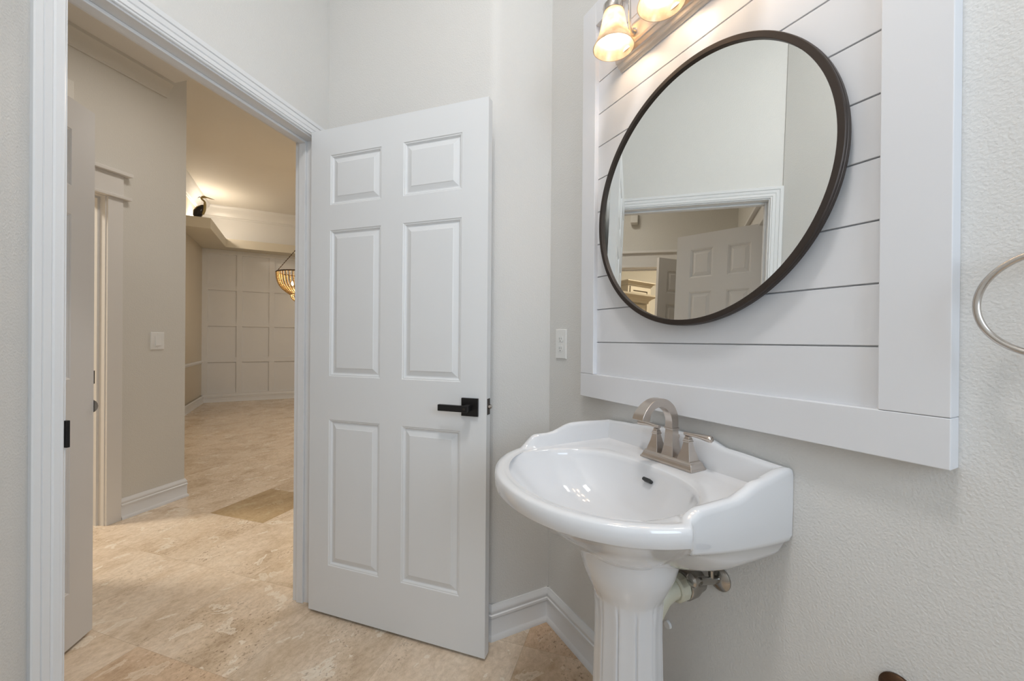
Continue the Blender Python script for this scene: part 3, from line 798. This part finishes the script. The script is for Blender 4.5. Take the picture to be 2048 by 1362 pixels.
# ---------------------------------------------------------------- faucet
FXc, FYc, FZ = 0.868, 0.742, 0.847
fc = thing('faucet', 'brushed nickel two handle faucet with an arched spout on the back deck of the sink', 'faucet', (FXc, FYc, FZ))
def F(x, y, z): return (FXc+x, FYc+y, FZ+z)
def sq_loft(mb, secs):
    """secs: (cx, cy, hx, hy, z)"""
    rows = [[F(cx-hx, cy-hy, z), F(cx+hx, cy-hy, z), F(cx+hx, cy+hy, z), F(cx-hx, cy+hy, z)] for cx, cy, hx, hy, z in secs]
    mb.rows(rows, closed_v=True, cap=True)
m = MB(); sq_loft(m, [(0,0,0.0285,0.083,0),(0,0,0.0285,0.083,0.003),(0,0,0.0265,0.081,0.005),(0,0,0.0235,0.078,0.011),(0,0,0.0225,0.077,0.016),(0,0,0.0195,0.074,0.019),(0,0,0.0195,0.074,0.0215)])
adopt(m.obj('base_plate', M_NICKEL, bevel=0.0008), fc)
m = MB(); sq_loft(m, [(0,0,0.0185,0.0185,0.0212),(0,0,0.0165,0.0170,0.030),(0,0,0.0140,0.0145,0.045),(0,0,0.0122,0.0130,0.065),(0,0,0.0112,0.0120,0.085),(0,0,0.0110,0.0118,0.089),(0,0,0.0132,0.0140,0.090),(0,0,0.0132,0.0140,0.0925),(0,0,0.0110,0.0118,0.0935)])
adopt(m.obj('spout_body', M_NICKEL, bevel=0.0006), fc)
m = MB(); rows = []
# arc in the x-z plane, swinging forward over the bowl
R_ = 0.056; cx0, cz0 = -0.056, 0.109
path = [(0.0, 0.0930, 0.0), (0.0, 0.100, 0.0)]
for k in range(0, 22):
    a = k/21*math.radians(168); path.append((cx0+R_*math.cos(a), cz0+R_*math.sin(a)*0.95, a))
for i, (x, z, a) in enumerate(path):
    t = i/(len(path)-1)
    hw = 0.0112 + 0.0065*sstep(0.45, 1.0, t)          # half width along y
    hd = 0.0122 - 0.0035*sstep(0.3, 1.0, t) + 0.004*sstep(0.8,1.0,t)
    nx, nz = math.cos(a), math.sin(a)
    rows.append([F(x-nx*hd, -hw, z-nz*hd), F(x+nx*hd, -hw, z+nz*hd), F(x+nx*hd, hw, z+nz*hd), F(x-nx*hd, hw, z-nz*hd)])
m.rows(rows, closed_v=True, cap=True)
adopt(m.obj('spout', M_NICKEL, smooth=30, bevel=0.0008), fc)
for s in (-1, 1):
    yc = s*0.0508
    m = MB(); sq_loft(m, [(0,yc,0.0185,0.0185,0.0212),(0,yc,0.0165,0.0165,0.030),(0,yc,0.0120,0.0120,0.045),(0,yc,0.0088,0.0088,0.060),(0,yc,0.0080,0.0080,0.066),(0,yc,0.0095,0.0095,0.0665),(0,yc,0.0095,0.0095,0.069),(0,yc,0.0080,0.0080,0.070),(0,yc,0.0080,0.0080,0.073),(0,yc,0.0062,0.0062,0.076),(0,yc,0.0055,0.0055,0.081)])
    hb = adopt(m.obj('handle_body', M_NICKEL, bevel=0.0005), fc)
    m = MB(); rows = []
    for t, hz, hx, z in ((-0.14,0.0045,0.0065,0.0855),(-0.05,0.0048,0.0072,0.0855),(0.1,0.0048,0.0074,0.0858),(0.3,0.0052,0.0070,0.0868),(0.5,0.0062,0.0075,0.0872),(0.7,0.0074,0.0085,0.0868),(0.88,0.0082,0.0092,0.0860),(0.97,0.0076,0.0088,0.0856),(1.0,0.0050,0.0062,0.0855)):
        y = yc + s*t*0.067
        rows.append([F(hx*math.cos(2*PI*k/12)*1.0, y, z+hz*math.sin(2*PI*k/12)) for k in range(12)])
    m.rows(rows, closed_v=True, cap=True)
    o = m.obj('lever', M_NICKEL, None, smooth=50); o.parent = hb
m = MB(); m.tube([F(0.0235, 0.0, 0.021), F(0.0235, 0.0, 0.062)], 0.0022, 10); m.lathe([(0.0001,0.012),(0.0045,0.012),(0.0052,0.006),(0.003,0.0),(0.0001,0.0)], 14, Matrix.Translation(F(0.0235, 0, 0.060)))
adopt(m.obj('lift_rod', M_NICKEL, smooth=40), fc)

# ---------------------------------------------------------------- plumbing below the sink
tr = thing('sink_drain_trap', 'cream plastic drain trap elbow with slip nuts going into the wall behind the pedestal', 'pipe', (0.86, 0.71, 0.5))
m = MB()
pts = [(0.755, 0.715, 0.455), (0.762, 0.711, 0.48), (0.777, 0.708, 0.507), (0.797, 0.707, 0.530), (0.820, 0.706, 0.540), (0.850, 0.706, 0.542), (0.866, 0.706, 0.542)]
m.tube(pts, 0.0235, 24); adopt(m.obj('trap_pipe', M_PVC, smooth=50), tr)
m = MB(); m.tube([(0.836,0.706,0.542),(0.840,0.706,0.542),(0.862,0.706,0.542),(0.866,0.706,0.542)], [0.028,0.033,0.034,0.031], 12); adopt(m.obj('slip_nut', M_PVC, smooth=25), tr)
m = MB(); m.tube([(0.866,0.706,0.542),(0.870,0.706,0.542),(0.896,0.706,0.542),(0.912,0.706,0.542),(0.9272,0.706,0.542)], [0.033,0.036,0.036,0.031,0.029], 28); adopt(m.obj('wall_nut', M_CHROME, smooth=40), tr)['label'] = 'grey metal nut against the wall'
sv = thing('shutoff_valve', 'small chrome shutoff valve on a round wall plate under the right of the basin', 'valve', (0.91, 0.642, 0.575))
m = MB(); m.lathe([(0.030,0.0),(0.030,0.003),(0.026,0.007),(0.014,0.010),(0.010,0.011),(0.0001,0.011)], 28, Matrix.Translation((W-0.0005, 0.643, 0.578)) @ Matrix.Rotation(-PI/2, 4, 'Y')); adopt(m.obj('escutcheon', M_CHROME, smooth=40), sv)
m = MB(); m.tube([(0.918,0.643,0.578),(0.902,0.646,0.577),(0.862,0.650,0.586)], [0.009,0.009,0.010], 12); m.tube([(0.900,0.646,0.572),(0.900,0.646,0.603)], 0.006, 10); m.tube([(0.862,0.650,0.586),(0.846,0.652,0.590)], 0.0065, 10)
adopt(m.obj('valve_body', M_CHROME, smooth=40), sv)
m = MB(); m.tube([(0.848,0.652,0.590),(0.843,0.6525,0.5905),(0.836,0.653,0.591),(0.832,0.6535,0.591)], [0.010,0.0155,0.0155,0.011], 16); adopt(m.obj('valve_handle', M_CHROME, smooth=40), sv)
m = MB(); m.tube([(0.9268,0.798,0.365),(0.920,0.798,0.365)], [0.012, 0.010], 14); tag(m.obj('wall_plug', M_PLAST, smooth=40), 'tiny white plug on the wall beside the pedestal', 'wall plug')

# ---------------------------------------------------------------- outlet and switch
ot = thing('wall_outlet', 'white two socket outlet plate between the corner and the shiplap', 'outlet', (W, 1.336, 1.152))
OY, OZ = 1.336, 1.152
m = MB(); rows = []
for d, x in ((0,0),(0,0.003),(0.0025,0.0055),(0.034,0.0058)):
    rows.append([(W-x, OY-0.036+d, OZ-0.059+d), (W-x, OY+0.036-d, OZ-0.059+d), (W-x, OY+0.036-d, OZ+0.059-d), (W-x, OY-0.036+d, OZ+0.059-d)])
m.rows(rows, closed_v=True, cap=True); adopt(m.obj('cover_plate', M_PLAST), ot)
for dz in (0.019, -0.019):
    m = MB(); pts = []
    for k in range(28):
        a = 2*PI*k/28; pts.append((0.0172*math.cos(a), max(-0.0125, min(0.0125, 0.0172*math.sin(a)))))
    m.rows([[(W-x, OY+p[0], OZ+dz+p[1]) for p in pts] for x in (0.004, 0.0072)], closed_v=True, cap=True)
    so = adopt(m.obj('socket', M_PLAST, bevel=0.0004), ot)
    m = MB()
    for dy, h in ((-0.0063, 0.0035), (0.0063, 0.0042)): m.box((W-0.0076, OY+dy-0.0007, OZ+dz+0.002-h), (W-0.006, OY+dy+0.0007, OZ+dz+0.002+h))
    m.tube([(W-0.006, OY, OZ+dz-0.0075), (W-0.0076, OY, OZ+dz-0.0075)], 0.0023, 10)
    o = m.obj('slots', M_SLOT, so); o.parent = so; o['label'] = 'dark plug slots'
m = MB(); m.tube([(W-0.005, OY, OZ), (W-0.0068, OY, OZ)], 0.0025, 12); adopt(m.obj('screw', M_PLAST, smooth=40), ot)
sw = thing('light_switch', 'white rocker light switch on the hall wall', 'light switch', U(2.083, HN, 1.140))
SUc, SZc = 2.083, 1.140
def swf(a, d, z): return U(SUc+a, HN-d, SZc+z)
m = MB(); rows = []
for d, x in ((0,0),(0,0.003),(0.0025,0.0058),(0.036,0.006)):
    rows.append([swf(-0.042+d, x, -0.059+d), swf(0.042-d, x, -0.059+d), swf(0.042-d, x, 0.059-d), swf(-0.042+d, x, 0.059-d)])
m.rows(rows, closed_v=True, cap=True); adopt(m.obj('cover_plate', M_PLAST), sw)
m = MB(); m.box((-0.0185, 0.005, -0.0345), (0.0185, 0.0066, 0.0345), swf); o = adopt(m.obj('rocker_frame', M_PLAST), sw)
m = MB(); m.add([swf(-0.016,0.0066,-0.032), swf(0.016,0.0066,-0.032), swf(0.016,0.0066,0.032), swf(-0.016,0.0066,0.032), swf(-0.016,0.0115,-0.032), swf(0.016,0.0115,-0.032), swf(0.016,0.0075,0.032), swf(-0.016,0.0075,0.032)], [(0,1,2,3),(4,5,6,7),(0,1,5,4),(1,2,6,5),(2,3,7,6),(3,0,4,7)])
adopt(m.obj('rocker', M_PLAST, bevel=0.0008), sw)
for z in (0.048, -0.048):
    m = MB(); m.tube([swf(0, 0.005, z), swf(0, 0.0072, z)], 0.0027, 10); adopt(m.obj('screw', M_PLAST), sw)

# ---------------------------------------------------------------- towel ring (right edge)
trg = thing('towel_ring', 'satin nickel round towel ring on the right wall', 'towel ring', (W, 0.128, 1.292))
RX = W-0.058; RR = 0.070; rcy, rcz = 0.134, 1.2215
m = MB(); pts = [(RX, rcy+RR*math.cos(2*PI*k/96), rcz+RR*math.sin(2*PI*k/96)) for k in range(96)]
rows = []
for k in range(96):
    a = 2*PI*k/96; c = Vector((RX, rcy, rcz)); dr_ = Vector((0, math.cos(a), math.sin(a)))
    rows.append([c + dr_*(RR+0.0045*math.cos(2*PI*j/14)) + Vector((1,0,0))*0.0045*math.sin(2*PI*j/14) for j in range(14)])
m.rows(rows, closed_u=True, closed_v=True); adopt(m.obj('ring', M_SATIN, smooth=80), trg)
m = MB(); m.lathe([(0.026,0.0),(0.026,0.005),(0.020,0.010),(0.010,0.014),(0.008,0.050),(0.010,0.056),(0.010,0.066),(0.0001,0.068)], 24, Matrix.Translation((W, rcy, rcz+RR+0.002)) @ Matrix.Rotation(-PI/2, 4, 'Y')); adopt(m.obj('mounting_post', M_SATIN, smooth=40), trg)

# paper holder post, only its round top is in the frame
ph = thing('paper_holder', 'round dark bronze cap low on the right wall at the bottom edge', 'paper holder', (W, 0.305, 0.565))
m = MB(); m.lathe([(0.026,0.0),(0.026,0.004),(0.022,0.008),(0.008,0.012),(0.007,0.045),(0.0001,0.046)], 28, Matrix.Translation((W, 0.305, 0.562)) @ Matrix.Rotation(-PI/2, 4, 'Y')); adopt(m.obj('mounting_post', M_BRONZE, smooth=40), ph)
m = MB(); m.tube([(W-0.042, 0.305, 0.562), (W-0.042, 0.155, 0.562)], 0.006, 12); adopt(m.obj('roller_bar', M_BRONZE, smooth=40), ph)

# ---------------------------------------------------------------- ceiling lamps added out of view as fixtures for the area lights
def added_ceiling_lamp(name, loc, label):
    r = thing(name, label, 'ceiling lamp', loc)
    m = MB(); m.lathe([(0.0001,0.0),(0.17,0.0),(0.18,-0.010),(0.17,-0.022),(0.15,-0.026)], 40, Matrix.Translation(loc)); adopt(m.obj('lamp_rim', M_SATIN, smooth=40), r)
    m = MB(); m.lathe([(0.152,-0.022),(0.10,-0.036),(0.0001,-0.042)], 40, Matrix.Translation(loc)); adopt(m.obj('diffuser', M_DISC, smooth=60), r)
added_ceiling_lamp('added_ceiling_lamp', (0.03, 0.22, PC), 'unseen round ceiling lamp added in the powder room')
added_ceiling_lamp('added_ceiling_lamp', tuple(U(1.75, 2.15, HC)), 'unseen round ceiling lamp added over the hall')
added_ceiling_lamp('added_ceiling_lamp', (1.6, 5.2, DC), 'unseen round ceiling lamp added in the dining room beyond the frame')
added_ceiling_lamp('added_ceiling_lamp', (-2.9, 3.7, 3.6), 'unseen round ceiling lamp added in the kitchen')

# ---------------------------------------------------------------- heron figurine on the ledge
HX, HY, HZ = -1.290, 7.34, LZ1
hr = thing('heron_figurine', 'slender heron figurine with a black body and golden neck on the dining room ledge', 'figurine', (HX, HY, HZ))
m = MB()
rows = []
# body leaning up to the right, tail down left
axis = [(-0.055, 0.00, 0.012), (-0.045, 0.030, 0.045), (-0.025, 0.085, 0.062), (0.0, 0.145, 0.055), (0.022, 0.185, 0.032), (0.034, 0.205, 0.018)]
body = [Vector((HX+x, HY, HZ+z)) for x, z, r in [(-0.045,0.0,0.020),(-0.050,0.035,0.044),(-0.040,0.085,0.055),(-0.012,0.140,0.048),(0.015,0.178,0.028),(0.030,0.195,0.016)]]
m.tube(body, [0.026,0.052,0.062,0.054,0.032,0.017], 20)
adopt(m.obj('body', M_HBODY, smooth=70), hr)
m = MB(); m.tube([Vector((HX-0.094, HY-0.022, HZ+0.035)), Vector((HX-0.080, HY-0.04, HZ+0.105)), Vector((HX-0.045, HY-0.046, HZ+0.155)), Vector((HX-0.005, HY-0.036, HZ+0.180))], [0.003,0.005,0.005,0.003], 8)
adopt(m.obj('wing_line', M_HNECK, smooth=70), hr)
m = MB()
neck = [(0.010,0.06),(0.028,0.12),(0.034,0.18),(0.040,0.25),(0.040,0.31),(0.024,0.345),(0.004,0.370),(-0.002,0.395),(0.012,0.418),(0.036,0.428),(0.058,0.424)]
nz_ = lambda z: z if z < 0.12 else 0.12+(z-0.12)*0.64
m.tube([Vector((HX+x, HY-0.01, HZ+nz_(z))) for x, z in neck], [0.022,0.024,0.022,0.017,0.014,0.013,0.012,0.015,0.019,0.018,0.010], 14)
adopt(m.obj('neck_and_head', M_HNECK, smooth=70), hr)
m = MB(); m.tube([Vector((HX+0.052, HY-0.01, HZ+nz_(0.426))), Vector((HX+0.105, HY-0.01, HZ+nz_(0.410))), Vector((HX+0.155, HY-0.01, HZ+nz_(0.398)))], [0.011,0.007,0.002], 8)
adopt(m.obj('beak', M_HNECK, smooth=70), hr)
m = MB(); m.tube([Vector((HX-0.014, HY-0.01, HZ+nz_(0.420))), Vector((HX-0.034, HY-0.01, HZ+nz_(0.405))), Vector((HX-0.046, HY-0.01, HZ+nz_(0.380)))], [0.006,0.004,0.001], 8)
adopt(m.obj('crest', M_HBODY, smooth=70), hr)

# ---------------------------------------------------------------- chandelier
CHX, CHY = 0.0, 6.50
ch = thing('bead_chandelier', 'two tier basket chandelier of strung golden beads with lit bulbs', 'chandelier', (CHX, CHY, 2.09))
def strand_prof(t, tier):
    if tier == 0:      # radius, z from rim to tier ring
        z = 2.085 - 0.30*t; r = 0.305 - 0.02*t - 0.155*t**3.2
    else:
        z = 1.785 - 0.115*t; r = 0.130 - 0.02*t - 0.075*t**3
    return r, z
m = MB()
for rr_, zz_, th_ in ((0.305, 2.088, 0.009), (0.130, 1.785, 0.006)):
    rows = []
    for k in range(64):
        a = 2*PI*k/64; c = Vector((CHX, CHY, zz_)); dr_ = Vector((math.cos(a), math.sin(a), 0))
        rows.append([c + dr_*(rr_+th_*math.cos(2*PI*j/8)) + Vector((0,0,1))*th_*math.sin(2*PI*j/8) for j in range(8)])
    m.rows(rows, closed_u=True, closed_v=True)
adopt(m.obj('rim_rings', M_DARKM, smooth=60), ch)
def beads(name, tier, n, lab):
    for k in range(n):
        a = 2*PI*k/n; m = MB(); cnt = 20 if tier == 0 else 9
        prof = []
        for i in range(cnt*3+1):
            t = i/(cnt*3); r, z = strand_prof(t, tier); br = 0.0115 if i % 3 == 1 else (0.0115 if i % 3 == 2 else 0.003)
            prof.append((Vector((CHX+r*math.cos(a), CHY+r*math.sin(a), z)), br*(1.0 if tier == 0 else 0.75)))
        m.tube([p for p, _ in prof], [b for _, b in prof], 6)
        adopt(m.obj(name, M_GOLD, smooth=60), ch)
beads('bead_strand', 0, 40, None); beads('lower_bead_strand', 1, 20, None)
m = MB()
for k in range(3):
    a = 2*PI*k/3 + PI
    for i in range(14):
        t0 = i/14; t1 = (i+0.8)/14
        p = lambda t: Vector((CHX+0.30*(1-t)*math.cos(a), CHY+0.30*(1-t)*math.sin(a), 2.09+0.42*t))
        m.tube([p(t0), p(t1)], 0.006, 6)
m.tube([(CHX, CHY, 2.50), (CHX, CHY, DC)], 0.007, 8)
m.lathe([(0.0001,0.0),(0.06,0.0),(0.05,-0.03),(0.0001,-0.035)], 20, Matrix.Translation((CHX, CHY, DC)))
adopt(m.obj('chain', M_DARKM), ch)
for k in range(3):
    a = 2*PI*k/3 + PI*0.9
    m = MB(); m.lathe([(0.0001,0.0),(0.012,0.004),(0.016,0.02),(0.010,0.045),(0.0001,0.06)], 12, Matrix.Translation((CHX+0.11*math.cos(a), CHY+0.11*math.sin(a), 1.915)))
    adopt(m.obj('bulb', M_CBULB, smooth=60), ch)
    m = MB(); m.tube([(CHX, CHY, 1.83), (CHX+0.11*math.cos(a), CHY+0.11*math.sin(a), 1.84), (CHX+0.11*math.cos(a), CHY+0.11*math.sin(a), 1.915)], 0.006, 8); adopt(m.obj('lamp_arm', M_DARKM), ch)

# small uplight standing on the ledge
ul = thing('ledge_uplight', 'small uplight on the dining ledge behind the heron', 'lamp', (DX+0.17, 8.05, LZ1))
m = MB(); m.lathe([(0.0001,0.0),(0.05,0.0),(0.05,0.006),(0.035,0.012),(0.04,0.07),(0.036,0.07),(0.03,0.02),(0.0001,0.02)], 20, Matrix.Translation((DX+0.17, 8.05, LZ1))); adopt(m.obj('lamp_can', M_PLAST, smooth=40), ul)

# ---------------------------------------------------------------- mirrored kitchen: two cabinets and a chime box
def cabinet(name, u0, u1, n0, n1, z0, z1, label, cs=1.0):
    uf = lambda a, b, z=0.0: Vector((a, b, z)); U = uf
    r = thing(name, label, 'cabinet', U((u0+u1)/2, (n0+n1)/2, z0))
    m = MB(); m.box((u0, n0, z0), (u1, n1, z1), uf); adopt(m.obj('cabinet_body', M_CAB), r)
    prof = [(0,0),(0.02,0.0),(0.025,0.03),(0.05,0.06),(0.09,0.085),(0.10,0.095),(0.10,0.12),(0,0.12)]
    prof = [(a*cs, b*cs) for a, b in prof]; pts = [U(u0, n1), U(u0, n0), U(u1, n0), U(u1, n1)]
    m = MB(); pp = [(p.x, p.y) for p in pts][::-1]
    cols = [[(q.x, q.y, z1+h) for q in offset_polyline(pp, t)] for t, h in prof]
    m.rows([[cols[j][i] for j in range(len(prof))] for i in range(4)], closed_v=True, cap=True)
    adopt(m.obj('crown', M_CAB), r)
    m = MB(); a0, a1 = u0+0.03, u1-0.03; b0, b1 = z0+0.03, z1-0.02
    m.box((a0, n0-0.004, b0), (a1, n0, b1), uf); g = adopt(m.obj('door_gap', M_GAP), r)
    m = MB(); fw = 0.06
    for (x0, x1, y0, y1) in ((a0+0.006, a0+fw, b0+0.006, b1-0.006), (a1-fw, a1-0.006, b0+0.006, b1-0.006), (a0+fw, a1-fw, b0+0.006, b0+fw), (a0+fw, a1-fw, b1-fw, b1-0.006)):
        m.box((x0, n0-0.022, y0), (x1, n0-0.004, y1), uf)
    m.box((a0+fw+0.008, n0-0.010, b0+fw+0.008), (a1-fw-0.008, n0-0.004, b1-fw-0.008), uf)
    dd = adopt(m.obj('door', M_CAB), r)
cabinet('tall_kitchen_cabinet', -3.12, -2.64, 4.80, 5.25, 0.0, 2.235, 'taupe kitchen cabinet with crown seen in the mirror, the taller one at the back', 0.55)
cabinet('low_kitchen_cabinet', -2.56, -2.02, 4.32, 4.56, 0.0, 1.88, 'taupe kitchen cabinet with crown seen in the mirror, the lower one in front')
m = MB(); m.box((1.52, HN-0.09, 2.49), (1.590, HN, 2.60), uf); tag(m.obj('door_chime', M_HALL, bevel=0.004), 'small beige chime box high on the hall wall seen in the mirror', 'door chime')
bpy.context.view_layer.update()
